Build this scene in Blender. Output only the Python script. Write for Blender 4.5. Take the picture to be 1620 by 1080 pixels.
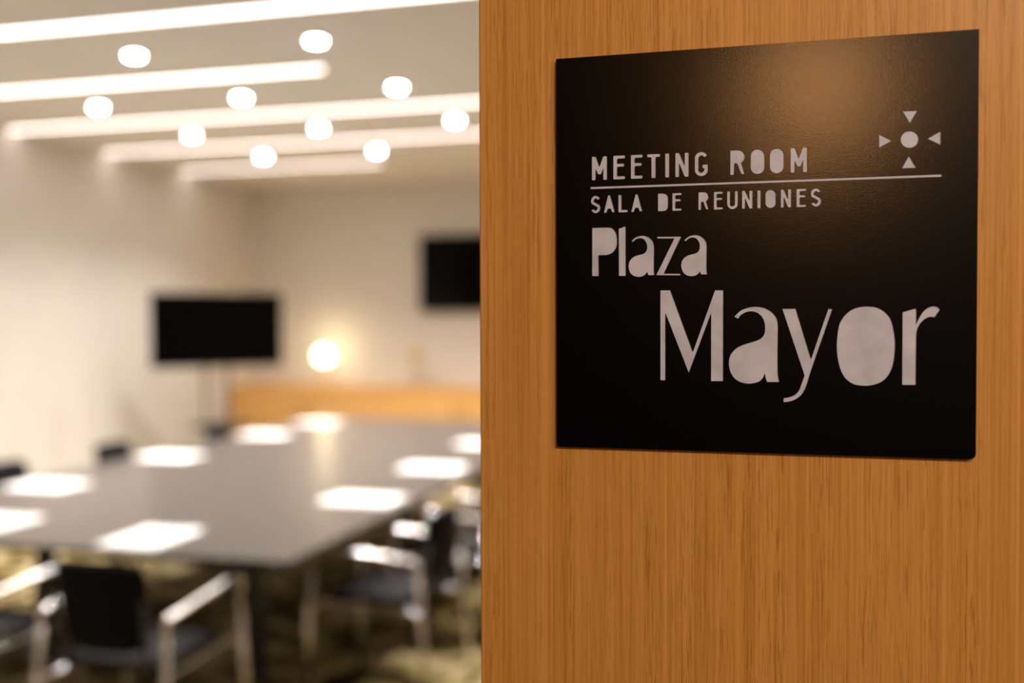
import bpy, bmesh, math, random
from mathutils import Vector, Matrix

# ---------------------------------------------------------------- clear
for o in list(bpy.data.objects):
    bpy.data.objects.remove(o, do_unlink=True)
scene = bpy.context.scene
COL = scene.collection
PI = math.pi
random.seed(4)

# ---------------------------------------------------------------- camera
# x runs along the door and the near table edge, y runs into the room, z is up
CAM_Z = 1.60
FOCAL_PX = 1638.8
cam_data = bpy.data.cameras.new('camera')
cam = bpy.data.objects.new('camera', cam_data)
COL.objects.link(cam)
cam_data.sensor_fit = 'HORIZONTAL'
cam_data.sensor_width = 36.0
cam_data.lens = FOCAL_PX / 1620 * 36.0
cam_data.clip_start = 0.02
_yaw, _pitch, _roll = 0.27036, 0.02344, -0.00274
_f = Vector((-math.sin(_yaw) * math.cos(_pitch), math.cos(_yaw) * math.cos(_pitch), -math.sin(_pitch)))
_r = Vector((math.cos(_yaw), math.sin(_yaw), 0))
_u = _r.cross(_f)
_r, _u = _r * math.cos(_roll) + _u * math.sin(_roll), -_r * math.sin(_roll) + _u * math.cos(_roll)
_m = Matrix((_r, _u, -_f)).transposed().to_4x4()
_m.translation = (0, 0, CAM_Z)
cam.matrix_world = _m
cam_data.dof.use_dof = True
cam_data.dof.focus_distance = 0.775
cam_data.dof.aperture_fstop = 2.1
cam_data.dof.aperture_blades = 0
scene.camera = cam

# ---------------------------------------------------------------- world, exposure
world = bpy.data.worlds.new('world')
scene.world = world
world.use_nodes = True
world.node_tree.nodes['Background'].inputs[0].default_value = (0.9, 0.85, 0.8, 1)
world.node_tree.nodes['Background'].inputs[1].default_value = 0.02
vs = scene.view_settings
vs.view_transform = 'Standard'
vs.look = 'None'
vs.gamma = 1.0
vs.use_curve_mapping = False
vs.exposure = 0.0

# strengths of the lamps (the lamps themselves are built further down)
SPOT_W = 128.0            # each recessed downlight of the meeting room
SPOT_COL = (1.0, 0.95, 0.895)
LED_STRENGTH = 7.4       # linear ceiling lights
LED_COL = (1.0, 0.87, 0.83)
GLOBE_W = 1.8            # globe table lamp
SCONCE_W = 5.0           # corridor wall lamp
CORR_SPOT_W = 70.0       # corridor downlights

# ---------------------------------------------------------------- helpers: objects
def tag(o, label=None, cat=None, group=None, kind=None):
    if label: o['label'] = label
    if cat: o['category'] = cat
    if group: o['group'] = group
    if kind: o['kind'] = kind
    return o

def empty(name, loc=(0, 0, 0), rz=0.0):
    o = bpy.data.objects.new(name, None)
    o.empty_display_size = 0.05
    o.location = loc
    o.rotation_euler = (0, 0, rz)
    COL.objects.link(o)
    return o

def link(name, me, mat, parent=None, smooth=False):
    if not me.materials and mat is not None:
        me.materials.append(mat)
    if smooth:
        for p in me.polygons:
            p.use_smooth = True
    o = bpy.data.objects.new(name, me)
    COL.objects.link(o)
    o.parent = parent
    return o

def build(name, bm, mat, parent=None, smooth=False):
    bmesh.ops.recalc_face_normals(bm, faces=bm.faces)
    me = bpy.data.meshes.new(name)
    bm.to_mesh(me)
    bm.free()
    return link(name, me, mat, parent, smooth)

def copy_tree(o, parent=None):
    c = o.copy()
    COL.objects.link(c)
    c.parent = parent
    for ch in list(o.children):
        copy_tree(ch, c)
    return c

# ---------------------------------------------------------------- helpers: shapes
def box(bm, lo, hi, bevel=0.0, seg=2):
    t = bmesh.new()
    bmesh.ops.create_cube(t, size=1.0)
    for v in t.verts:
        v.co = Vector([(lo[i] + hi[i]) / 2 + v.co[i] * (hi[i] - lo[i]) for i in range(3)])
    if bevel > 0:
        bmesh.ops.bevel(t, geom=list(t.edges), offset=bevel, segments=seg, affect='EDGES', profile=0.5)
    merge(bm, t)

def merge(bm, t):
    me = bpy.data.meshes.new('tmp')
    t.to_mesh(me)
    t.free()
    bm.from_mesh(me)
    bpy.data.meshes.remove(me)

def tube(bm, pts, r, n=12, caps=True, flat=1.0):
    pts = [Vector(p) for p in pts]
    rings = []
    up = Vector((0, 0, 1))
    prev = None
    for i, p in enumerate(pts):
        a = pts[max(0, i - 1)]
        b = pts[min(len(pts) - 1, i + 1)]
        t = (b - a).normalized()
        if prev is None:
            s = t.cross(up)
            if s.length < 1e-3:
                s = t.cross(Vector((0, 1, 0)))
        else:
            s = prev - t * prev.dot(t)
        s.normalize()
        prev = s
        w = t.cross(s)
        rings.append([bm.verts.new(p + (s * math.cos(2 * PI * k / n) + w * flat * math.sin(2 * PI * k / n)) * r) for k in range(n)])
    for a, b in zip(rings, rings[1:]):
        for k in range(n):
            bm.faces.new((a[k], a[(k + 1) % n], b[(k + 1) % n], b[k]))
    if caps:
        bm.faces.new(rings[0][::-1])
        bm.faces.new(rings[-1])

def lathe(bm, prof, n=32, centre=(0, 0)):
    rings = []
    for r, z in prof:
        if r < 1e-6:
            rings.append([bm.verts.new((centre[0], centre[1], z))])
        else:
            rings.append([bm.verts.new((centre[0] + r * math.cos(2 * PI * k / n), centre[1] + r * math.sin(2 * PI * k / n), z)) for k in range(n)])
    for a, b in zip(rings, rings[1:]):
        for k in range(n):
            k2 = (k + 1) % n
            if len(a) == 1 and len(b) == 1:
                continue
            if len(a) == 1:
                bm.faces.new((a[0], b[k], b[k2]))
            elif len(b) == 1:
                bm.faces.new((a[k], a[k2], b[0]))
            else:
                bm.faces.new((a[k], a[k2], b[k2], b[k]))

def bend(pts, r, n=5):
    """polyline with its inner corners rounded by radius r"""
    pts = [Vector(p) for p in pts]
    out = [pts[0]]
    for a, b, c in zip(pts, pts[1:], pts[2:]):
        d1 = (a - b); d2 = (c - b)
        k = min(r, d1.length * 0.48, d2.length * 0.48)
        p1 = b + d1.normalized() * k
        p2 = b + d2.normalized() * k
        for i in range(n + 1):
            t = i / n
            out.append(p1 * (1 - t) ** 2 + b * 2 * t * (1 - t) + p2 * t * t)
    out.append(pts[-1])
    return out

# ---------------------------------------------------------------- helpers: materials
def mat_new(name):
    m = bpy.data.materials.new(name)
    m.use_nodes = True
    nt = m.node_tree
    return m, nt, nt.nodes['Principled BSDF']

def plain(name, col, rough=0.5, metal=0.0, spec=0.5, noise=0.0, nscale=20.0, bump=0.0, bscale=200.0):
    m, nt, b = mat_new(name)
    b.inputs['Base Color'].default_value = (*col, 1)
    b.inputs['Roughness'].default_value = rough
    b.inputs['Metallic'].default_value = metal
    b.inputs['Specular IOR Level'].default_value = spec
    tc = nt.nodes.new('ShaderNodeTexCoord')
    if noise > 0:
        n = nt.nodes.new('ShaderNodeTexNoise')
        n.inputs['Scale'].default_value = nscale
        n.inputs['Detail'].default_value = 4
        nt.links.new(tc.outputs['Object'], n.inputs['Vector'])
        cr = nt.nodes.new('ShaderNodeValToRGB')
        cr.color_ramp.elements[0].position = 0.3
        cr.color_ramp.elements[1].position = 0.7
        cr.color_ramp.elements[0].color = (*[c * (1 - noise) for c in col], 1)
        cr.color_ramp.elements[1].color = (*[min(1, c * (1 + noise)) for c in col], 1)
        nt.links.new(n.outputs['Fac'], cr.inputs['Fac'])
        nt.links.new(cr.outputs['Color'], b.inputs['Base Color'])
    if bump > 0:
        n2 = nt.nodes.new('ShaderNodeTexNoise')
        n2.inputs['Scale'].default_value = bscale
        n2.inputs['Detail'].default_value = 3
        nt.links.new(tc.outputs['Object'], n2.inputs['Vector'])
        bp = nt.nodes.new('ShaderNodeBump')
        bp.inputs['Strength'].default_value = bump
        bp.inputs['Distance'].default_value = 0.001
        nt.links.new(n2.outputs['Fac'], bp.inputs['Height'])
        nt.links.new(bp.outputs['Normal'], b.inputs['Normal'])
    return m

def emit(name, col, strength):
    m, nt, b = mat_new(name)
    b.inputs['Base Color'].default_value = (0.8, 0.8, 0.8, 1)
    b.inputs['Emission Color'].default_value = (*col, 1)
    b.inputs['Emission Strength'].default_value = strength
    return m

def oak(name, light, mid, dark, along='Z', rough=0.42, fine=1.0):
    """straight grained oak veneer: broad bands, fine streaks and short dark pores along one axis"""
    m, nt, b = mat_new(name)
    N, L = nt.nodes, nt.links
    tc = N.new('ShaderNodeTexCoord')
    def mapped(sx, sl, off=0.0):
        mp = N.new('ShaderNodeMapping')
        s = [sx, sx, sx]
        s['XYZ'.index(along)] = sl
        mp.inputs['Scale'].default_value = s
        mp.inputs['Location'].default_value = (off, off * 0.37, off * 0.71)
        L.new(tc.outputs['Object'], mp.inputs['Vector'])
        return mp
    def noise(mp, detail, rough_=0.5, dist=0.0):
        n = N.new('ShaderNodeTexNoise')
        n.inputs['Scale'].default_value = 1.0
        n.inputs['Detail'].default_value = detail
        n.inputs['Roughness'].default_value = rough_
        n.inputs['Distortion'].default_value = dist
        L.new(mp.outputs[0], n.inputs['Vector'])
        return n
    def ramp(n, p0, p1, c0, c1):
        r = N.new('ShaderNodeValToRGB')
        r.color_ramp.elements[0].position = p0
        r.color_ramp.elements[1].position = p1
        r.color_ramp.elements[0].color = (*c0, 1)
        r.color_ramp.elements[1].color = (*c1, 1)
        L.new(n.outputs['Fac'], r.inputs['Fac'])
        return r
    def mix(kind, fac, a, bsock):
        x = N.new('ShaderNodeMix')
        x.data_type = 'RGBA'
        x.blend_type = kind
        if isinstance(fac, float):
            x.inputs[0].default_value = fac
        else:
            L.new(fac, x.inputs[0])
        L.new(a, x.inputs[6])
        L.new(bsock, x.inputs[7])
        return x.outputs[2]
    band = ramp(noise(mapped(48 * fine, 0.5), 3.0), 0.30, 0.70, mid, light)
    streak = ramp(noise(mapped(480 * fine, 4.0, 3.0), 4.0, 0.65, 0.25), 0.30, 0.58, dark, light)
    base = mix('MIX', 0.5, band.outputs[0], streak.outputs[0])
    pores = ramp(noise(mapped(980 * fine, 34.0, 9.0), 2.0, 0.55, 0.25), 0.37, 0.47, (1, 1, 1), (0, 0, 0))
    patch = ramp(noise(mapped(70 * fine, 2.0, 5.0), 2.0), 0.40, 0.62, (0.12, 0.12, 0.12), (0.62, 0.62, 0.62))
    pm = mix('MULTIPLY', 1.0, pores.outputs[0], patch.outputs[0])
    dk = N.new('ShaderNodeRGB')
    dk.outputs[0].default_value = (*[c * 0.82 for c in dark], 1)
    col = mix('MIX', pm, base, dk.outputs[0])
    pale_line = ramp(noise(mapped(120 * fine, 0.35, 14.0), 1.0), 0.62, 0.68, (0, 0, 0), (0.5, 0.5, 0.5))  # sparse long paler lines along the grain
    lt = N.new('ShaderNodeRGB')
    lt.outputs[0].default_value = (*[min(1, c * 1.12) for c in light], 1)
    col = mix('MIX', pale_line.outputs[0], col, lt.outputs[0])
    L.new(col, b.inputs['Base Color'])
    b.inputs['Roughness'].default_value = rough
    b.inputs['Specular IOR Level'].default_value = 0.35
    bp = N.new('ShaderNodeBump')
    bp.inputs['Strength'].default_value = 0.12
    bp.inputs['Distance'].default_value = 0.0003
    bp.invert = True
    L.new(pores.outputs[0], bp.inputs['Height'])
    L.new(bp.outputs['Normal'], b.inputs['Normal'])
    return m

def carpet(name):
    m, nt, b = mat_new(name)
    N, L = nt.nodes, nt.links
    tc = N.new('ShaderNodeTexCoord')
    n1 = N.new('ShaderNodeTexNoise')
    n1.inputs['Scale'].default_value = 2.6
    n1.inputs['Detail'].default_value = 3.0
    n1.inputs['Distortion'].default_value = 1.6
    L.new(tc.outputs['Object'], n1.inputs['Vector'])
    r = N.new('ShaderNodeValToRGB')
    e = r.color_ramp.elements
    e[0].position = 0.38; e[0].color = (0.022, 0.014, 0.004, 1)
    e[1].position = 0.66; e[1].color = (0.62, 0.50, 0.32, 1)
    k = e.new(0.47); k.color = (0.15, 0.105, 0.03, 1)
    k = e.new(0.55); k.color = (0.46, 0.36, 0.18, 1)
    L.new(n1.outputs['Fac'], r.inputs['Fac'])
    n2 = N.new('ShaderNodeTexNoise')
    n2.inputs['Scale'].default_value = 260
    L.new(tc.outputs['Object'], n2.inputs['Vector'])
    mx = N.new('ShaderNodeMix'); mx.data_type = 'RGBA'; mx.blend_type = 'OVERLAY'
    mx.inputs[0].default_value = 0.5
    L.new(r.outputs[0], mx.inputs[6]); L.new(n2.outputs['Fac'], mx.inputs[7])
    L.new(mx.outputs[2], b.inputs['Base Color'])
    b.inputs['Roughness'].default_value = 0.95
    b.inputs['Specular IOR Level'].default_value = 0.1
    bp = N.new('ShaderNodeBump'); bp.inputs['Strength'].default_value = 0.6; bp.inputs['Distance'].default_value = 0.004
    L.new(n2.outputs['Fac'], bp.inputs['Height']); L.new(bp.outputs['Normal'], b.inputs['Normal'])
    return m

M_WALL = plain('painted_wall', (0.72, 0.675, 0.625), 0.75, spec=0.25, noise=0.02, nscale=3, bump=0.08, bscale=120)
M_CEIL = plain('painted_ceiling', (0.92, 0.90, 0.87), 0.8, spec=0.2, bump=0.05, bscale=90)
M_CARPET = carpet('patterned_carpet')
M_DOOR = oak('oak_veneer', (0.70, 0.330, 0.080), (0.585, 0.250, 0.042), (0.40, 0.145, 0.012))
M_CRED = oak('oak_cabinet', (0.82, 0.47, 0.17), (0.72, 0.38, 0.11), (0.60, 0.28, 0.06), along='X')
M_PLATE = plain('black_sign_lacquer', (0.0008, 0.0007, 0.0007), 0.19, spec=0.42, bump=0.06, bscale=1000)
M_LETTER = plain('brushed_grey_inlay', (0.60, 0.585, 0.66), 0.5, metal=0.0, spec=0.4, noise=0.12, nscale=55)
M_TABLE = plain('taupe_laminate', (0.088, 0.073, 0.066), 0.28, spec=0.45, noise=0.05, nscale=30)
M_EDGE = plain('black_table_edge', (0.012, 0.010, 0.010), 0.4)
M_BLACKSTEEL = plain('black_steel', (0.02, 0.018, 0.018), 0.4, metal=0.0)
M_PAPER = plain('white_paper', (0.93, 0.93, 0.92), 0.6, spec=0.3)
M_PRINT = plain('grey_print', (0.45, 0.43, 0.45), 0.6)
M_CHROME = plain('polished_steel', (0.86, 0.82, 0.80), 0.22, metal=1.0)
M_FABRIC = plain('black_fabric', (0.004, 0.0035, 0.004), 0.85, spec=0.2, bump=0.3, bscale=600)
M_SEATFAB = plain('charcoal_seat_fabric', (0.011, 0.009, 0.0105), 0.8, spec=0.3, bump=0.3, bscale=600)
M_SCREEN = plain('dark_screen_glass', (0.001, 0.001, 0.001), 0.10, spec=0.10)
M_BEZEL = plain('black_plastic', (0.004, 0.004, 0.004), 0.4, spec=0.3)
M_GREYMETAL = plain('grey_metal', (0.14, 0.115, 0.09), 0.45, metal=0.3)
M_BRASS = plain('brass', (0.72, 0.50, 0.20), 0.3, metal=1.0)
M_OFFGLASS = plain('unlit_amber_glass', (0.62, 0.45, 0.22), 0.35)
M_WHITEMETAL = plain('white_metal', (0.85, 0.82, 0.78), 0.4)
M_LED = emit('led_diffuser', LED_COL, LED_STRENGTH)
M_SPOTLENS = emit('downlight_lens', (1.0, 0.96, 0.91), 160.0)
M_GLOBE = emit('glowing_globe', (1.0, 0.86, 0.52), 11.0)
M_SCONCE = emit('warm_lamp_glass', (1.0, 0.45, 0.15), 42.0)
M_CORRWALL = plain('corridor_paint', (0.035, 0.033, 0.038), 0.8)
M_CORRFLOOR = plain('dark_corridor_carpet', (0.035, 0.030, 0.028), 0.95)

# ================================================================ setting
CEIL = 3.07
XL, XR, YB = -5.92, 3.0, 10.5          # left wall, right wall, back wall (inner faces)
YD = 0.7898                            # corridor face of the door
YF = 0.93                              # room face of the front wall
DOOR_L, DOOR_R, DOOR_H = -0.2456, 0.76, 2.40
OPEN_L = -1.22

def struct(name, boxes, mat, bevel=0.0, parent=None):
    bm = bmesh.new()
    for lo, hi in boxes:
        box(bm, lo, hi, bevel)
    o = build(name, bm, mat, parent)
    if parent is None:
        o['kind'] = 'structure'
    return o

struct('floor', [((XL - 0.15, YF - 0.14, -0.10), (XR + 0.15, YB + 0.15, 0.0))], M_CARPET)
struct('ceiling', [((XL - 0.15, YF, CEIL), (XR + 0.15, YB + 0.15, CEIL + 0.12))], M_CEIL)
struct('wall_left', [((XL - 0.15, YF, 0), (XL, YB, CEIL))], M_WALL)
struct('wall_right', [((XR, YF, 0), (XR + 0.15, YB, CEIL))], M_WALL)
struct('wall_back', [((XL - 0.15, YB, 0), (XR + 0.15, YB + 0.15, CEIL))], M_WALL)
struct('wall_front', [((XL - 0.15, YD, 0), (OPEN_L, YF, CEIL)),
                      ((OPEN_L, YD, DOOR_H + 0.01), (DOOR_R + 0.01, YF, CEIL)),
                      ((DOOR_R + 0.01, YD, 0), (XR + 0.15, YF, CEIL))], M_WALL)
struct('baseboard_left', [((XL, YF, 0), (XL + 0.015, 9.95, 0.09))], M_WHITEMETAL)
struct('trim_1', [((OPEN_L, YD - 0.015, 0), (OPEN_L + 0.04, YF + 0.015, DOOR_H + 0.01)),
                  ((OPEN_L + 0.04, YD + 0.06, DOOR_H + 0.002), (DOOR_R + 0.01, YF + 0.015, DOOR_H + 0.01))], M_CEIL)

# corridor on the camera's side of the door
CY = -1.75
struct('corridor_floor', [((-3.2, CY - 0.1, -0.10), (3.2, YD, 0.0))], M_CORRFLOOR)
struct('corridor_ceiling', [((-3.2, CY - 0.1, 2.70), (3.2, YD - 0.001, 2.80))], M_CEIL)
struct('wall_corridor', [((-3.2, CY - 0.1, 0), (3.2, CY, 2.70))], M_CORRWALL)
struct('wall_corridor_end', [((-3.3, CY - 0.1, 0), (-3.2, YD, 2.70)), ((3.2, CY - 0.1, 0), (3.3, YD, 2.70))], M_CORRWALL)

# the oak door leaf that carries the sign
bm = bmesh.new()
box(bm, (DOOR_L, YD, 0.012), (DOOR_R, YD + 0.045, DOOR_H), 0.0012, 1)
door = build('door_1', bm, M_DOOR)
door['kind'] = 'structure'
door['label'] = 'oak veneer door leaf that carries the black room sign'
bm = bmesh.new()
for z in (0.35, 1.2, 2.05):
    tube(bm, [(DOOR_R + 0.004, YD + 0.05, z - 0.05), (DOOR_R + 0.004, YD + 0.05, z + 0.05)], 0.007, 10)
build('hinge', bm, M_GREYMETAL, door)

# ================================================================ sign
def fillet(pts, n=4):
    """pts: (x, y, r) corner radius; returns a closed outline"""
    out = []
    k = len(pts)
    for i in range(k):
        a = Vector(pts[i - 1][:2]); b = Vector(pts[i][:2]); c = Vector(pts[(i + 1) % k][:2])
        r = pts[i][2]
        d1, d2 = a - b, c - b
        m = min(r, d1.length * 0.45, d2.length * 0.45)
        if m < 1e-6:
            out.append(b)
            continue
        p1 = b + d1.normalized() * m
        p2 = b + d2.normalized() * m
        for j in range(n + 1):
            t = j / n
            out.append(p1 * (1 - t) ** 2 + b * 2 * t * (1 - t) + p2 * t * t)
    return out

def smooth(pts, rc):
    """pts: (x, y, corner flag); smooth runs become Catmull-Rom curves, corners stay (rounded by rc)"""
    k = len(pts)
    P = [Vector(p[:2]) for p in pts]
    out = []
    for i in range(k):
        a, b = P[i], P[(i + 1) % k]
        fa, fb = pts[i][2], pts[(i + 1) % k][2]
        out.append((a.x, a.y, rc if fa else 0.0))
        if fa and fb:
            continue
        pa = P[i - 1] if not fa else a - (b - a)
        pb = P[(i + 2) % k] if not fb else b + (b - a)
        for j in range(1, 4):
            t = j / 4
            q = 0.5 * ((2 * a) + (b - pa) * t + (2 * pa - 5 * a + 4 * b - pb) * t * t + (3 * a - pa - 3 * b + pb) * t ** 3)
            out.append((q.x, q.y, 0.0))
    return fillet(out, 3)

def stroke(path, hw):
    """outline of a thick open line with blunt rounded ends"""
    P = [Vector(p) for p in path]
    l, r = [], []
    for i, p in enumerate(P):
        t = (P[min(i + 1, len(P) - 1)] - P[max(i - 1, 0)]).normalized()
        n = Vector((-t.y, t.x))
        s = hw
        if 0 < i < len(P) - 1:
            t1 = (P[i] - P[i - 1]).normalized(); t2 = (P[i + 1] - P[i]).normalized()
            s = hw / max(0.5, math.cos(t1.angle(t2) / 2))
        l.append(p + n * s)
        r.append(p - n * s)
    c = hw * 0.7
    pts = [(v.x, v.y, 0) for v in l] + [(v.x, v.y, 0) for v in r[::-1]]
    for i in (0, len(P) - 1, len(P), 2 * len(P) - 1):
        pts[i] = (pts[i][0], pts[i][1], c)
    return fillet(pts, 3)

def arc(cx, cy, rx, ry, a0, a1, n=10):
    return [(cx + rx * math.cos(math.radians(a0 + (a1 - a0) * i / n)), cy + ry * math.sin(math.radians(a0 + (a1 - a0) * i / n))) for i in range(n + 1)]

CAPS = {   # outlines in a unit box, counters are solid as on the sign
    'M': [(0, 0, 1), (0, 1, 1), (.26, 1, 1), (.5, .55, 1), (.75, 1, 1), (1, 1, 1), (1, 0, 1), (.75, 0, 1), (.75, .5, 1), (.61, .24, 1), (.41, .24, 1), (.25, .48, 1), (.25, 0, 1)],
    'E': [(0, 0, 1), (0, 1, 1), (1, 1, 1), (1, .865, 1), (.33, .865, 1), (.33, .66, 1), (.92, .66, 1), (.92, .525, 1), (.33, .525, 1), (.33, .135, 1), (1, .135, 1), (1, 0, 1)],
    'T': [(.33, 0, 1), (.33, .865, 1), (0, .865, 1), (0, 1, 1), (1, 1, 1), (1, .865, 1), (.66, .865, 1), (.66, 0, 1)],
    'I': [(0, 0, 1), (0, 1, 1), (1, 1, 1), (1, 0, 1)],
    'N': [(0, 0, 1), (0, 1, 1), (.29, 1, 1), (.70, .46, 1), (.70, 1, 1), (1, 1, 1), (1, 0, 1), (.70, 0, 1), (.29, .57, 1), (.29, 0, 1)],
    'R': [(0, 0, 1), (0, 1, 1), (.52, 1, 0), (.80, .95, 0), (.95, .84, 0), (1, .73, 0), (.95, .61, 0), (.85, .53, 0), (.76, .49, 1), (1, .02, 1), (.77, .02, 1), (.47, .47, 1), (.28, .47, 1), (.27, 0, 1)],
    'A': [(0, 0, 1), (.38, .96, 0), (.44, 1, 0), (.54, 1, 0), (.60, .96, 0), (1, .02, 1), (.75, .02, 1), (.65, .23, 1), (.35, .23, 1), (.25, 0, 1)],
    'L': [(0, 0, 1), (0, 1, 1), (.34, 1, 1), (.34, .15, 1), (1, .15, 1), (1, 0, 1)],
    'D': [(0, 0, 1), (0, 1, 1), (.50, 1, 0), (.78, .96, 0), (.95, .85, 0), (1, .72, 0), (1, .30, 0), (.94, .15, 0), (.78, .04, 0), (.50, 0, 0)],
}

def cap_outline(c, x0, x1, y0, y1, sw):
    w, h = x1 - x0, y1 - y0
    if c == 'O':
        r = w / 2
        return [Vector(p) for p in arc(x0 + r, y1 - r, r, r, 180, 0, 16) + arc(x0 + r, y0 + r, r, r, 0, -180, 16)]
    hw = sw / 2
    if c == 'G':
        rx = w / 2 - hw; cx = x0 + w / 2
        p = arc(cx, y1 - hw - rx, rx, rx, 22, 180, 12) + arc(cx, y0 + hw + rx, rx, rx, 180, 360, 12)
        ty = y0 + h * 0.40
        p = p + [(cx + rx, ty), (cx + rx * 0.22, ty)]
        return stroke(p, hw)
    if c == 'U':
        rx = w / 2 - hw; cx = x0 + w / 2
        return stroke([(x0 + hw, y1)] + arc(cx, y0 + hw + rx, rx, rx, 180, 360, 14) + [(x1 - hw, y1)], hw)
    if c == 'S':
        rx = w / 2 - hw; cx = x0 + w / 2; ry = h * 0.225
        p = arc(cx, y1 - hw - ry, rx, ry, 25, 205, 12) + arc(cx, y0 + hw + ry, rx, ry, 25, -155, 12)
        return stroke(p, hw)
    pts = [(x0 + px * w, y0 + py * h, f) for px, py, f in CAPS[c]]
    return smooth(pts, sw * 0.30)

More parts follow.
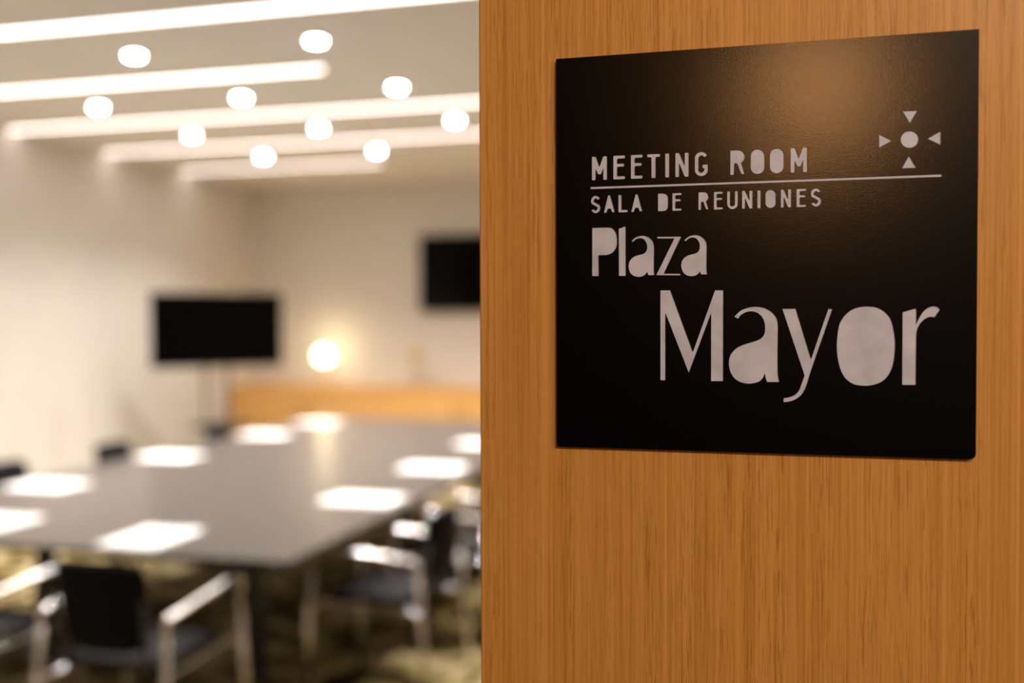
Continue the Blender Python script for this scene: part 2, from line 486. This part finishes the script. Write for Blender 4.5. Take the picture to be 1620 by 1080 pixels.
ROW1 = [('M', 28.2, 40.0), ('E', 44.8, 53.9), ('E', 58.3, 67.3), ('T', 70.7, 80.5), ('I', 84.3, 87.4), ('N', 91.9, 101.9), ('G', 106.4, 116.1), ('R', 132.4, 142.9), ('O', 147.2, 157.1), ('O', 160.9, 170.8), ('M', 175.6, 187.3)]
ROW2 = [('S', 27.5, 34.8), ('A', 37.4, 46.0), ('L', 48.7, 55.9), ('A', 58.5, 67.1), ('D', 78.9, 86.5), ('E', 89.7, 96.6), ('R', 109.1, 116.6), ('E', 120.5, 127.1), ('U', 130.2, 138.0), ('N', 141.0, 148.6), ('I', 152.1, 154.5), ('O', 157.8, 165.2), ('N', 168.8, 176.1), ('E', 179.9, 186.7), ('S', 189.9, 197.1)]
GLYPHS = {   # the large lettering, millimetres from the sign's lower left corner
    'P': [(28.4, 169.2, 1), (40.8, 169.2, 0), (44.1, 168.2, 0), (46.6, 165.3, 0), (47.6, 161.3, 0), (47.6, 156.1, 0), (46.4, 152.5, 0), (43.7, 149.6, 0), (40.1, 148.2, 0), (36.1, 148.0, 0), (33.3, 148.0, 1), (33.5, 132.0, 1), (28.3, 132.1, 1)],
    'l': [(48.9, 168.0, 1), (54.3, 169.7, 1), (54.4, 131.9, 1), (49.1, 132.0, 1)],
    'a': [(58.8, 158.5, 1), (61.2, 160.5, 0), (63.9, 161.8, 0), (67.5, 162.3, 0), (71.0, 161.4, 0), (74.0, 159.1, 0), (75.6, 156.1, 0), (76.0, 152.2, 0), (75.9, 141.2, 0), (75.9, 135.4, 0), (76.3, 132.2, 1), (71.6, 132.2, 1), (70.7, 134.7, 1), (69.4, 132.9, 0), (67.1, 131.5, 0), (63.9, 131.0, 0), (60.2, 132.0, 0), (57.6, 134.6, 0), (56.5, 138.3, 0), (56.8, 141.5, 0), (58.3, 144.4, 0), (61.2, 146.7, 0), (64.5, 147.8, 0), (67.8, 148.5, 0), (69.9, 150.1, 0), (70.7, 153.0, 0), (70.4, 155.6, 0), (69.4, 157.9, 0), (67.8, 159.6, 0), (65.5, 160.3, 0), (63.2, 160.0, 0), (61.2, 158.9, 0), (59.7, 157.5, 1)],
    'z': [(78.1, 161.3, 1), (96.4, 161.0, 1), (83.4, 133.4, 1), (95.9, 133.1, 1), (95.9, 131.7, 1), (77.6, 132.1, 1), (91.2, 159.5, 1), (78.3, 159.8, 1)],
    'a2': [(98.6, 158.1, 1), (101.0, 160.1, 0), (103.5, 161.4, 0), (107.0, 161.9, 0), (110.5, 161.0, 0), (113.4, 158.7, 0), (115.0, 155.8, 0), (115.3, 151.9, 0), (115.2, 141.1, 0), (115.3, 135.3, 0), (115.7, 132.2, 1), (111.1, 132.2, 1), (110.2, 134.6, 1), (109.0, 132.8, 0), (106.7, 131.4, 0), (103.6, 131.0, 0), (100.0, 132.0, 0), (97.5, 134.6, 0), (96.4, 138.2, 0), (96.6, 141.4, 0), (98.1, 144.3, 0), (101.0, 146.5, 0), (104.2, 147.5, 0), (107.4, 148.3, 0), (109.4, 149.8, 0), (110.1, 152.7, 0), (109.9, 155.3, 0), (108.9, 157.5, 0), (107.3, 159.2, 0), (105.1, 159.9, 0), (102.9, 159.6, 0), (101.0, 158.5, 0), (99.5, 157.1, 1)],
    'M': [(80.8, 52.6, 1), (80.7, 120.8, 1), (88.2, 120.8, 1), (105.2, 74.1, 1), (121.5, 120.5, 1), (127.5, 120.4, 1), (127.5, 52.5, 1), (118.6, 52.4, 1), (118.6, 103.3, 1), (102.1, 58.3, 1), (84.6, 103.4, 1), (84.6, 52.6, 1)],
    'a3': [(135.6, 100.5, 1), (139.7, 104.7, 0), (144.8, 107.1, 0), (150.7, 108.0, 0), (156.5, 107.2, 0), (161.6, 104.7, 0), (165.3, 100.7, 0), (166.9, 95.5, 0), (167.0, 85.6, 0), (166.9, 72.7, 0), (167.0, 60.7, 0), (167.4, 55.9, 0), (168.3, 52.4, 1), (159.4, 52.3, 1), (158.4, 54.9, 0), (157.7, 58.7, 1), (156.3, 55.3, 0), (152.9, 52.2, 0), (146.2, 50.9, 0), (139.8, 52.1, 0), (135.1, 55.5, 0), (132.3, 61.1, 0), (131.7, 67.2, 0), (132.9, 72.0, 0), (136.3, 76.4, 0), (141.0, 79.3, 0), (146.5, 81.2, 0), (151.6, 82.8, 0), (155.4, 84.9, 0), (157.4, 88.2, 0), (157.8, 92.5, 0), (157.2, 96.8, 0), (155.3, 100.7, 0), (151.9, 103.5, 0), (147.7, 104.5, 0), (143.9, 103.8, 0), (140.5, 101.9, 0), (138.2, 99.0, 1)],
    'y': [(170.0, 106.4, 1), (179.5, 106.4, 1), (190.5, 69.5, 1), (202.5, 106.3, 1), (205.2, 105.9, 1), (190.4, 60.9, 1), (186.9, 49.3, 0), (184.3, 44.1, 0), (180.6, 40.6, 0), (176.0, 38.4, 0), (171.1, 37.6, 1), (171.2, 40.7, 1), (176.0, 41.7, 0), (179.7, 43.6, 0), (182.2, 46.7, 0), (183.8, 51.0, 0), (186.0, 57.4, 1)],
    'o': [(229.8, 107.7, 0), (235.8, 106.8, 0), (240.9, 103.8, 0), (244.9, 98.8, 0), (246.9, 91.7, 0), (248.1, 82.5, 0), (247.8, 73.3, 0), (246.5, 64.9, 0), (243.5, 58.2, 0), (238.8, 53.5, 0), (232.5, 51.1, 0), (226.9, 50.6, 0), (220.5, 51.5, 0), (214.8, 55.3, 0), (211.4, 61.2, 0), (209.3, 68.8, 0), (208.4, 77.3, 0), (208.7, 85.7, 0), (210.0, 94.2, 0), (213.0, 100.1, 0), (217.8, 104.8, 0), (223.8, 107.2, 0)],
    'r': [(253.0, 103.4, 1), (261.2, 106.0, 1), (262.2, 105.6, 1), (262.2, 95.0, 1), (264.1, 99.2, 0), (266.8, 103.7, 0), (270.2, 106.6, 0), (273.7, 107.6, 0), (276.4, 106.9, 0), (277.8, 105.3, 1), (274.3, 99.8, 1), (270.7, 100.0, 0), (266.8, 97.7, 0), (263.9, 93.8, 0), (262.4, 88.4, 0), (262.2, 77.5, 0), (262.1, 51.7, 1), (253.0, 51.6, 1)],
}
SW, SH = 301.9, 300.0
outlines = []       # (part name, outline)
for c, a, b in ROW1:
    outlines.append(('letter', cap_outline(c, a, b, 205.5, 223.7, 2.75)))
for c, a, b in ROW2:
    outlines.append(('letter', cap_outline(c, a, b, 180.3, 193.7, 2.15)))
for c in GLYPHS:
    outlines.append(('letter', smooth(GLYPHS[c], 0.35)))
outlines.append(('rule_line', fillet([(27.1, 198.8, .5), (27.1, 200.6, .5), (278.3, 200.4, .5), (278.3, 198.6, .5)], 3)))
for t in ([(252.2, 246.0), (262.0, 245.9), (257.0, 237.3)], [(236.6, 230.5), (245.2, 225.6), (236.6, 220.9)],
          [(268.8, 225.7), (277.5, 230.5), (277.5, 220.9)], [(252.0, 205.6), (256.7, 214.2), (261.6, 205.5)]):
    outlines.append(('arrow', fillet([(x, y, .35) for x, y in t], 3)))
outlines.append(('dot', [Vector(p) for p in arc(257.0, 225.8, 5.95, 5.95, 0, 350, 35)]))

def flat_mesh(name, loops, z0, z1):
    """solid of the given outlines (the first is the rim, the others holes) between two depths"""
    cu = bpy.data.curves.new(name, 'CURVE')
    cu.dimensions = '2D'
    cu.fill_mode = 'BOTH'
    cu.extrude = (z1 - z0) / 2
    for lp in loops:
        sp = cu.splines.new('POLY')
        sp.points.add(len(lp) - 1)
        for p, v in zip(sp.points, lp):
            p.co = (v.x / 1000, v.y / 1000, 0, 1)
        sp.use_cyclic_u = True
    ob = bpy.data.objects.new(name, cu)
    COL.objects.link(ob)
    dg = bpy.context.evaluated_depsgraph_get()
    me = bpy.data.meshes.new_from_object(ob.evaluated_get(dg))
    bpy.data.objects.remove(ob, do_unlink=True)
    bpy.data.curves.remove(cu)
    for v in me.vertices:
        v.co.z += (z0 + z1) / 2
    me.name = name
    me.materials.clear()
    return me

sign = empty('door_sign', (-0.18191, YD, CAM_Z - 0.10058))
sign.rotation_euler = (PI / 2, 0, 0)
tag(sign, 'square black room sign with recessed grey lettering on the oak door', 'sign')
rim = fillet([(0, 0, 1.6), (0, SH, .6), (SW, SH, .8), (SW, 0, 4.2)], 5)
plate = link('plate', flat_mesh('plate', [rim] + [o for _, o in outlines], 0.0, 0.0040), M_PLATE, sign)
for nm, o in outlines:
    link(nm, flat_mesh(nm, [o], 0.0, 0.0034), M_LETTER, sign)

# ================================================================ ceiling lights
def spot(parent, power, col, size=2.2, blend=1.0, rad=0.03, z=-0.055):
    ld = bpy.data.lights.new('lamp_light', 'SPOT')
    ld.energy = power
    ld.color = col
    ld.spot_size = size
    ld.spot_blend = blend
    ld.shadow_soft_size = rad
    o = bpy.data.objects.new('lamp_light', ld)
    COL.objects.link(o)
    o.parent = parent
    o.location = (0, 0, z)
    return o

def downlight():
    root = empty('downlight')
    bm = bmesh.new()
    lathe(bm, [(0.040, 0.0), (0.057, 0.0), (0.060, -0.004), (0.056, -0.010), (0.044, -0.013), (0.040, -0.009), (0.040, 0.0)], 28)
    build('trim_ring', bm, M_WHITEMETAL, root, True)
    bm = bmesh.new()
    lathe(bm, [(0.0, -0.020), (0.022, -0.0178), (0.0395, -0.008), (0.0395, -0.001), (0.0, -0.001)], 28)
    build('lens', bm, M_SPOTLENS, root, True)
    spot(root, SPOT_W, SPOT_COL)
    return root

dl0 = downlight()
ROWN = ['nearest visible row', 'second row', 'third row', 'farthest row']
COLN = {-1: 'left', 0: 'middle', 1: 'right', 2: 'hidden rightmost'}
first = True
for j in range(-1, 4):  # nearest row is out of view, added to light the near table end
    for i in (-1, 0, 1, 2):  # rightmost column added behind the door leaf for more bounce light
        o = dl0 if first else copy_tree(dl0)
        first = False
        o.location = (-3.573 + 1.1075 * i, 5.034 + 1.1475 * j, CEIL)
        if j < 0:
            lab = 'small round unseen ceiling downlight over the near table end, %s one of its row' % COLN[i]
        else:
            lab = 'small round glowing ceiling downlight, %s one of the %s' % (COLN[i], ROWN[j])
        tag(o, lab, 'ceiling light', 'recessed downlights over the meeting table')

STRIPS = [(4.465, XL, XR - 0.5, 'bright linear ceiling light nearest the door, crossing the top of the picture'),
          (5.615, XL, -2.72, 'bright linear ceiling light that stops short, second from the door'),
          (6.765, XL, XR - 0.5, 'long linear ceiling light, middle one of the five'),
          (7.935, XL, XR - 0.5, 'long linear ceiling light, second from the back wall'),
          (9.13, XL, -3.82, 'short linear ceiling light nearest the back wall')]
for y, x0, x1, lab in STRIPS:
    root = empty('linear_ceiling_light', ((x0 + x1) / 2, y, CEIL))
    h = (x1 - x0) / 2 - 0.002
    bm = bmesh.new()
    for s in (-1, 1):
        box(bm, (-h, s * 0.034 - 0.005, -0.008), (h, s * 0.034 + 0.005, 0.0))
    build('housing', bm, M_WHITEMETAL, root)
    bm = bmesh.new()
    box(bm, (-h, -0.028, -0.006), (h, 0.028, -0.0005))
    build('diffuser', bm, M_LED, root)
    tag(root, lab, 'ceiling light', 'linear ceiling lights')

# ================================================================ meeting table
TX0, TX1, TY0, TY1, TZ = -3.98, -1.73, 3.28, 8.25, 0.74
table = empty('meeting_table', ((TX0 + TX1) / 2, (TY0 + TY1) / 2, 0))
tag(table, 'large rectangular meeting table with taupe top and thin black edge', 'table')
hx, hy = (TX1 - TX0) / 2, (TY1 - TY0) / 2
bm = bmesh.new()
box(bm, (-hx + 0.003, -hy + 0.003, TZ - 0.021), (hx - 0.003, hy - 0.003, TZ), 0.0012, 1)
build('tabletop', bm, M_TABLE, table)
bm = bmesh.new()
for lo, hi in (((-hx, -hy, TZ - 0.022), (hx, -hy + 0.0025, TZ - 0.0008)), ((-hx, hy - 0.0025, TZ - 0.022), (hx, hy, TZ - 0.0008)),
               ((-hx, -hy + 0.0025, TZ - 0.022), (-hx + 0.0025, hy - 0.0025, TZ - 0.0008)), ((hx - 0.0025, -hy + 0.0025, TZ - 0.022), (hx, hy - 0.0025, TZ - 0.0008))):
    box(bm, lo, hi)
build('edge_band', bm, M_EDGE, table)
for sx in (-1, 1):
    bm = bmesh.new()
    box(bm, (sx * 0.55 - 0.03, -hy + 0.55, TZ - 0.081), (sx * 0.55 + 0.03, hy - 0.55, TZ - 0.0215))
    build('support_beam', bm, M_BLACKSTEEL, table)
    for yy in (-hy + 0.8, 0.0, hy - 0.8):
        bm = bmesh.new()
        box(bm, (sx * 0.55 - 0.035, yy - 0.035, 0.012), (sx * 0.55 + 0.035, yy + 0.035, TZ - 0.081), 0.004, 2)
        box(bm, (sx * 0.55 - 0.11, yy - 0.04, 0.0), (sx * 0.55 + 0.11, yy + 0.04, 0.014), 0.004, 2)
        build('leg', bm, M_BLACKSTEEL, table)

# ---- paper pads
def pad():
    root = empty('paper_pad')
    bm = bmesh.new()
    box(bm, (-0.13, -0.18, 0.0), (0.13, 0.18, 0.004), 0.0008, 1)
    s = build('sheets', bm, M_PAPER, root)
    bm = bmesh.new()
    box(bm, (-0.075, 0.135, 0.0038), (0.075, 0.160, 0.0043))
    l = build('letterhead', bm, M_PRINT, root)
    l['label'] = 'grey printed heading'
    return root
pad0 = pad()
PADS = [(-2.445, 3.52, 2, 'white paper pad at the near table end, in front of the middle near chair'),
        (-3.263, 3.585, -1, 'white paper pad at the near table end, cut by the left picture edge'),
        (-3.725, 4.481, -90, 'white paper pad nearest the door on the left side of the table'),
        (-3.761, 5.62, -91, 'white paper pad, second from the near end on the left table side'),
        (-3.79, 6.859, -89, 'white paper pad, third from the near end on the left table side'),
        (-3.80, 7.757, -90, 'farthest white paper pad, on the table below the glowing globe lamp'),
        (-1.985, 4.512, 90, 'white paper pad nearest the door on the right side of the table'),
        (-2.015, 5.564, 91, 'white paper pad, second from the near end on the right table side'),
        (-2.06, 6.702, 90, 'white paper pad half hidden by the oak door, right table side')]
for i, (x, y, a, lab) in enumerate(PADS):
    o = pad0 if i == 0 else copy_tree(pad0)
    o.location = (x, y, TZ)
    o.rotation_euler = (0, 0, math.radians(a))
    tag(o, lab, 'paper pad', 'paper pads laid out on the meeting table')

# ================================================================ chairs
def chair():
    root = empty('armchair')
    HW, R = 0.232, 0.0125
    for s in (-1, 1):
        rear_top = Vector((s * HW, -0.235, 0.640))
        front_top = Vector((s * HW, 0.225, 0.680))
        rear_foot = Vector((s * (HW + 0.015), -0.285, 0.004))
        front_foot = Vector((s * (HW + 0.018), 0.250, 0.004))
        # arm tube with both bends, then the straight legs below them
        d_r = (rear_foot - rear_top).normalized(); d_f = (front_foot - front_top).normalized()
        a = rear_top + d_r * 0.05; b = front_top + d_f * 0.08
        bm = bmesh.new()
        tube(bm, bend([a, rear_top, front_top, b], 0.055, 6), R, 14)
        build('armrest', bm, M_CHROME, root, True)
        for top, foot in ((a, rear_foot), (b, front_foot)):
            bm = bmesh.new()
            tube(bm, [top, foot], R, 14)
            lg = build('leg', bm, M_CHROME, root, True)
            bm = bmesh.new()
            tube(bm, [foot + Vector((0, 0, 0.012)), foot - Vector((0, 0, 0.004))], R * 1.25, 12)
            build('foot_glide', bm, M_BEZEL, lg, True)
        # short bracket from the rear leg to the seat
        bm = bmesh.new()
        tube(bm, [(s * (HW + 0.004), -0.255, 0.415), (s * (HW - 0.04), -0.20, 0.435), (s * (HW - 0.045), 0.20, 0.440), (s * (HW + 0.008), 0.237, 0.435)], 0.010, 10)
        build('seat_rail', bm, M_CHROME, root, True)
        bm = bmesh.new()
        tube(bm, bend([(s * 0.15, -0.14, 0.442), (s * 0.15, -0.215, 0.455), (s * 0.165, -0.262, 0.70)], 0.05, 5), 0.010, 10)
        build('back_support', bm, M_BLACKSTEEL, root, True)
    # seat cushion: rounded, slightly domed
    bm = bmesh.new()
    nx, ny = 12, 12
    def seat_pt(i, j, top):
        u = i / nx * 2 - 1; v = j / ny * 2 - 1
        sq = (abs(u) ** 5 + abs(v) ** 5) ** 0.2
        mx = max(abs(u), abs(v)) or 1
        k = mx / sq if sq > 0 else 1
        x, y = u * k * 0.205, v * k * 0.225 + 0.01
        e = max(0.0, 1 - mx ** 6)
        z = 0.47 + (0.024 * e ** 0.5 if top else -0.024 * e ** 0.4) - 0.012 * max(0, v) ** 3
        return (x, y, z)
    for top in (True, False):
        g = [[bm.verts.new(seat_pt(i, j, top)) for j in range(ny + 1)] for i in range(nx + 1)]
        for i in range(nx):
            for j in range(ny):
                bm.faces.new((g[i][j], g[i + 1][j], g[i + 1][j + 1], g[i][j + 1]))
    bmesh.ops.remove_doubles(bm, verts=bm.verts, dist=0.0005)
    build('seat', bm, M_SEATFAB, root, True)
    # backrest: curved panel, narrower at its foot
    bm = bmesh.new()
    nx, nz = 14, 10
    def back_pt(i, j, side):
        u = i / nx * 2 - 1; t = j / nz
        v = t * 2 - 1
        sq = (abs(u) ** 6 + abs(v) ** 6) ** (1 / 6)
        mx = max(abs(u), abs(v)) or 1
        k = mx / sq if sq > 0 else 1
        u2, v2 = u * k, v * k
        half = 0.155 + 0.022 * (v2 + 1) / 2
        z = 0.675 + v2 * 0.155
        x = u2 * half
        y = -0.222 - 0.045 * (v2 + 1) / 2 - 0.03 * (1 - u2 * u2) + 0.012
        e = max(0.0, 1 - mx ** 6)
        return (x, y + side * 0.014 * e ** 0.5, z)
    for side in (-1, 1):
        g = [[bm.verts.new(back_pt(i, j, side)) for j in range(nz + 1)] for i in range(nx + 1)]
        for i in range(nx):
            for j in range(nz):
                bm.faces.new((g[i][j], g[i + 1][j], g[i + 1][j + 1], g[i][j + 1]))
    bmesh.ops.remove_doubles(bm, verts=bm.verts, dist=0.0005)
    build('backrest', bm, M_FABRIC, root, True)
    return root

ch0 = chair()
CHAIRS = [(-2.167, 3.085, 1, 'black armchair with steel tube arms at the near table end, seen whole from behind'),
          (-2.90, 3.13, -3, 'black armchair at the near table end, cut by the left picture edge'),
          (-1.66, 4.02, 88, 'black armchair with steel tube arms on the right table side, nearest the door'),
          (-1.66, 4.89, 90, 'black armchair on the right table side, second from the near end'),
          (-1.66, 6.05, 91, 'third black armchair on the right table side, mostly hidden by the oak door'),
          (-3.86, 4.62, -90, 'black armchair behind the left table side, by the nearest left paper pad'),
          (-3.86, 5.52, -92, 'black armchair behind the left table side, by the second left paper pad'),
          (-3.86, 6.75, -89, 'black armchair behind the left table side, below the television')]
for i, (x, y, a, lab) in enumerate(CHAIRS):
    o = ch0 if i == 0 else copy_tree(ch0)
    o.location = (x, y, 0)
    o.rotation_euler = (0, 0, math.radians(a))
    tag(o, lab, 'chair', 'black armchairs around the meeting table')

# ================================================================ televisions
def tv_panel(root, w, h, z, t=0.05):
    bm = bmesh.new()
    box(bm, (-w / 2, 0.0, z - h / 2), (w / 2, t * 0.55, z + h / 2), 0.006, 2)
    box(bm, (-w * 0.32, t * 0.5, z - h * 0.36), (w * 0.32, t, z + h * 0.22), 0.01, 2)
    build('casing', bm, M_BEZEL, root)
    bm = bmesh.new()
    b = 0.012
    box(bm, (-w / 2 + b, -0.003, z - h / 2 + b * 1.6), (w / 2 - b, 0.002, z + h / 2 - b), 0.0008, 1)
    build('screen', bm, M_SCREEN, root)

# on a twin pole floor stand in the left corner
ang = math.atan2(8.585 - 7.795, -4.612 + 5.347)
tv = empty('television', ((-5.347 - 4.612) / 2, (7.795 + 8.585) / 2, 0), ang)
tag(tv, 'black television on a twin-pole floor stand in the left corner', 'television')
tv_panel(tv, 1.17, 0.66, 1.495)
for s in (-1, 1):
    bm = bmesh.new()
    tube(bm, [(s * 0.095, 0.075, 0.06), (s * 0.095, 0.075, 1.62)], 0.019, 14)
    build('pole', bm, M_GREYMETAL, tv, True)
    bm = bmesh.new()
    tube(bm, bend([(s * 0.36, -0.30, 0.055), (s * 0.33, -0.22, 0.075), (s * 0.30, 0.0, 0.075), (s * 0.30, 0.30, 0.075), (s * 0.31, 0.36, 0.055)], 0.05), 0.022, 12)
    ft = build('foot_bar', bm, M_GREYMETAL, tv, True)
    for yy, xx in ((-0.30, 0.36), (0.36, 0.31)):
        bm = bmesh.new()
        tube(bm, [(s * xx - 0.012, yy, 0.03), (s * xx + 0.012, yy, 0.03)], 0.03, 16)
        build('caster', bm, M_BEZEL, ft, True)
bm = bmesh.new()
box(bm, (-0.30, 0.05, 0.055), (0.30, 0.10, 0.095), 0.005, 2)
build('cross_bar', bm, M_GREYMETAL, tv)
bm = bmesh.new()
box(bm, (-0.26, -0.16, 0.63), (0.26, 0.12, 0.655), 0.006, 2)
build('shelf', bm, M_BLACKSTEEL, tv)
bm = bmesh.new()
box(bm, (-0.22, 0.048, 1.36), (0.22, 0.062, 1.42), 0.003, 1)
box(bm, (-0.22, 0.048, 1.55), (0.22, 0.062, 1.61), 0.003, 1)
build('mount_bracket', bm, M_BLACKSTEEL, tv)

# on the back wall
tv2 = empty('wall_television', (-3.19, YB - 0.085, 1.67))
tag(tv2, 'black flat television hung on the back wall beside the door edge', 'television')
tv_panel(tv2, 1.44, 0.81, 0.40)
bm = bmesh.new()
box(bm, (-0.25, 0.048, 0.20), (0.25, 0.085, 0.55), 0.004, 1)
build('wall_bracket', bm, M_BLACKSTEEL, tv2)

# ================================================================ sideboard along the back wall
SX0, SX1, SY0, SH_ = XL + 0.004, -0.70, 9.95, 0.875
n_units = 6
uw = (SX1 - SX0) / n_units
side = empty('sideboard', ((SX0 + SX1) / 2, SY0, 0))
tag(side, 'long low oak sideboard along the back wall under the globe lamp', 'sideboard')
ox = (SX0 + SX1) / 2
bm = bmesh.new()
box(bm, (SX0 - ox, 0.022, 0.08), (SX1 - ox, YB - SY0 - 0.002, SH_ - 0.03))
build('body', bm, M_CRED, side)
bm = bmesh.new()
box(bm, (SX0 - ox, -0.012, SH_ - 0.03), (SX1 - ox, YB - SY0 - 0.002, SH_), 0.002, 1)
build('top', bm, M_CRED, side)
bm = bmesh.new()
box(bm, (SX0 - ox, 0.06, 0.0), (SX1 - ox, YB - SY0 - 0.002, 0.08))
build('plinth', bm, M_BLACKSTEEL, side)
for k in range(n_units):
    x0 = SX0 - ox + k * uw
    bm = bmesh.new()
    box(bm, (x0 + 0.002, 0.0, 0.085), (x0 + uw - 0.002, 0.021, SH_ - 0.034), 0.0015, 1)
    d = build('door', bm, M_CRED, side)
    hxp = x0 + (uw - 0.05 if k % 2 == 0 else 0.05)
    bm = bmesh.new()
    tube(bm, bend([(hxp, 0.0, 0.52), (hxp, -0.028, 0.52), (hxp, -0.028, 0.68), (hxp, 0.0, 0.68)], 0.012, 4), 0.005, 8)
    build('handle', bm, M_GREYMETAL, d, True)

# ---- globe lamps standing on the sideboard
def globe_lamp(loc, glass, lit, r, zc, lab):
    root = empty('globe_lamp', loc)
    tag(root, lab, 'lamp')
    bm = bmesh.new()
    lathe(bm, [(0, 0), (0.07, 0), (0.072, 0.008), (0.066, 0.016), (0.02, 0.022), (0.012, 0.03), (0, 0.03)], 28)
    build('base', bm, M_BRASS, root, True)
    bm = bmesh.new()
    lathe(bm, [(0, 0.028), (0.009, 0.028), (0.009, zc - r - 0.01), (0.028, zc - r - 0.004), (0.036, zc - r + 0.012), (0.0, zc - r + 0.012)], 20)
    build('stem', bm, M_BRASS, root, True)
    bm = bmesh.new()
    lathe(bm, [(r * math.sin(PI * k / 18), zc - r * math.cos(PI * k / 18)) for k in range(19)], 32)
    build('globe', bm, glass, root, True)
    if lit:
        ld = bpy.data.lights.new('lamp_light', 'POINT')
        ld.energy = GLOBE_W
        ld.color = (1.0, 0.78, 0.40)
        ld.shadow_soft_size = r * 0.9
        o = bpy.data.objects.new('lamp_light', ld)
        COL.objects.link(o)
        o.parent = root
        o.location = (0, 0, zc + r + 0.10)
    return root
globe_lamp((-4.94, 10.22, SH_), M_GLOBE, True, 0.085, 0.315, 'glowing warm globe table lamp on the sideboard')
globe_lamp((-3.88, 10.22, SH_), M_OFFGLASS, False, 0.07, 0.33, 'unlit amber globe table lamp on the sideboard under the wall television')

# ================================================================ corridor lamps (behind the camera)
sc = empty('wall_sconce', (0.05, CY, 2.26))
tag(sc, 'warm glass wall lamp on the corridor wall opposite the door', 'wall lamp')
bm = bmesh.new()
box(bm, (-0.06, 0.0, -0.10), (0.06, 0.015, 0.10), 0.004, 2)
build('back_plate', bm, M_BRASS, sc)
bm = bmesh.new()
t = bmesh.new()
lathe(t, [(0.0, -0.11), (0.07, -0.10), (0.095, 0.0), (0.105, 0.11), (0.0, 0.11)], 28)
for v in t.verts:
    v.co.y += 0.13
merge(bm, t)
build('glass_shade', bm, M_SCONCE, sc, True)
bm = bmesh.new()
tube(bm, [(0, 0.01, -0.05), (0, 0.07, -0.05)], 0.012, 12)
build('arm', bm, M_BRASS, sc, True)

for k, (x, y) in enumerate(((0.75, -0.95), (2.0, -0.95))):
    o = copy_tree(dl0)
    o.location = (x, y, 2.70)
    for c in list(o.children):
        if c.type == 'LIGHT':
            c.data = c.data.copy()
            c.data.energy = CORR_SPOT_W
            c.data.color = (1.0, 0.88, 0.74)
            c.data.spot_size = 2.9
            c.data.spot_blend = 0.15
            c.data.shadow_soft_size = 0.06
    tag(o, 'round recessed downlight in the corridor ceiling, %s the oak door' % ('nearest', 'farther from')[k], 'ceiling light', 'corridor downlights')
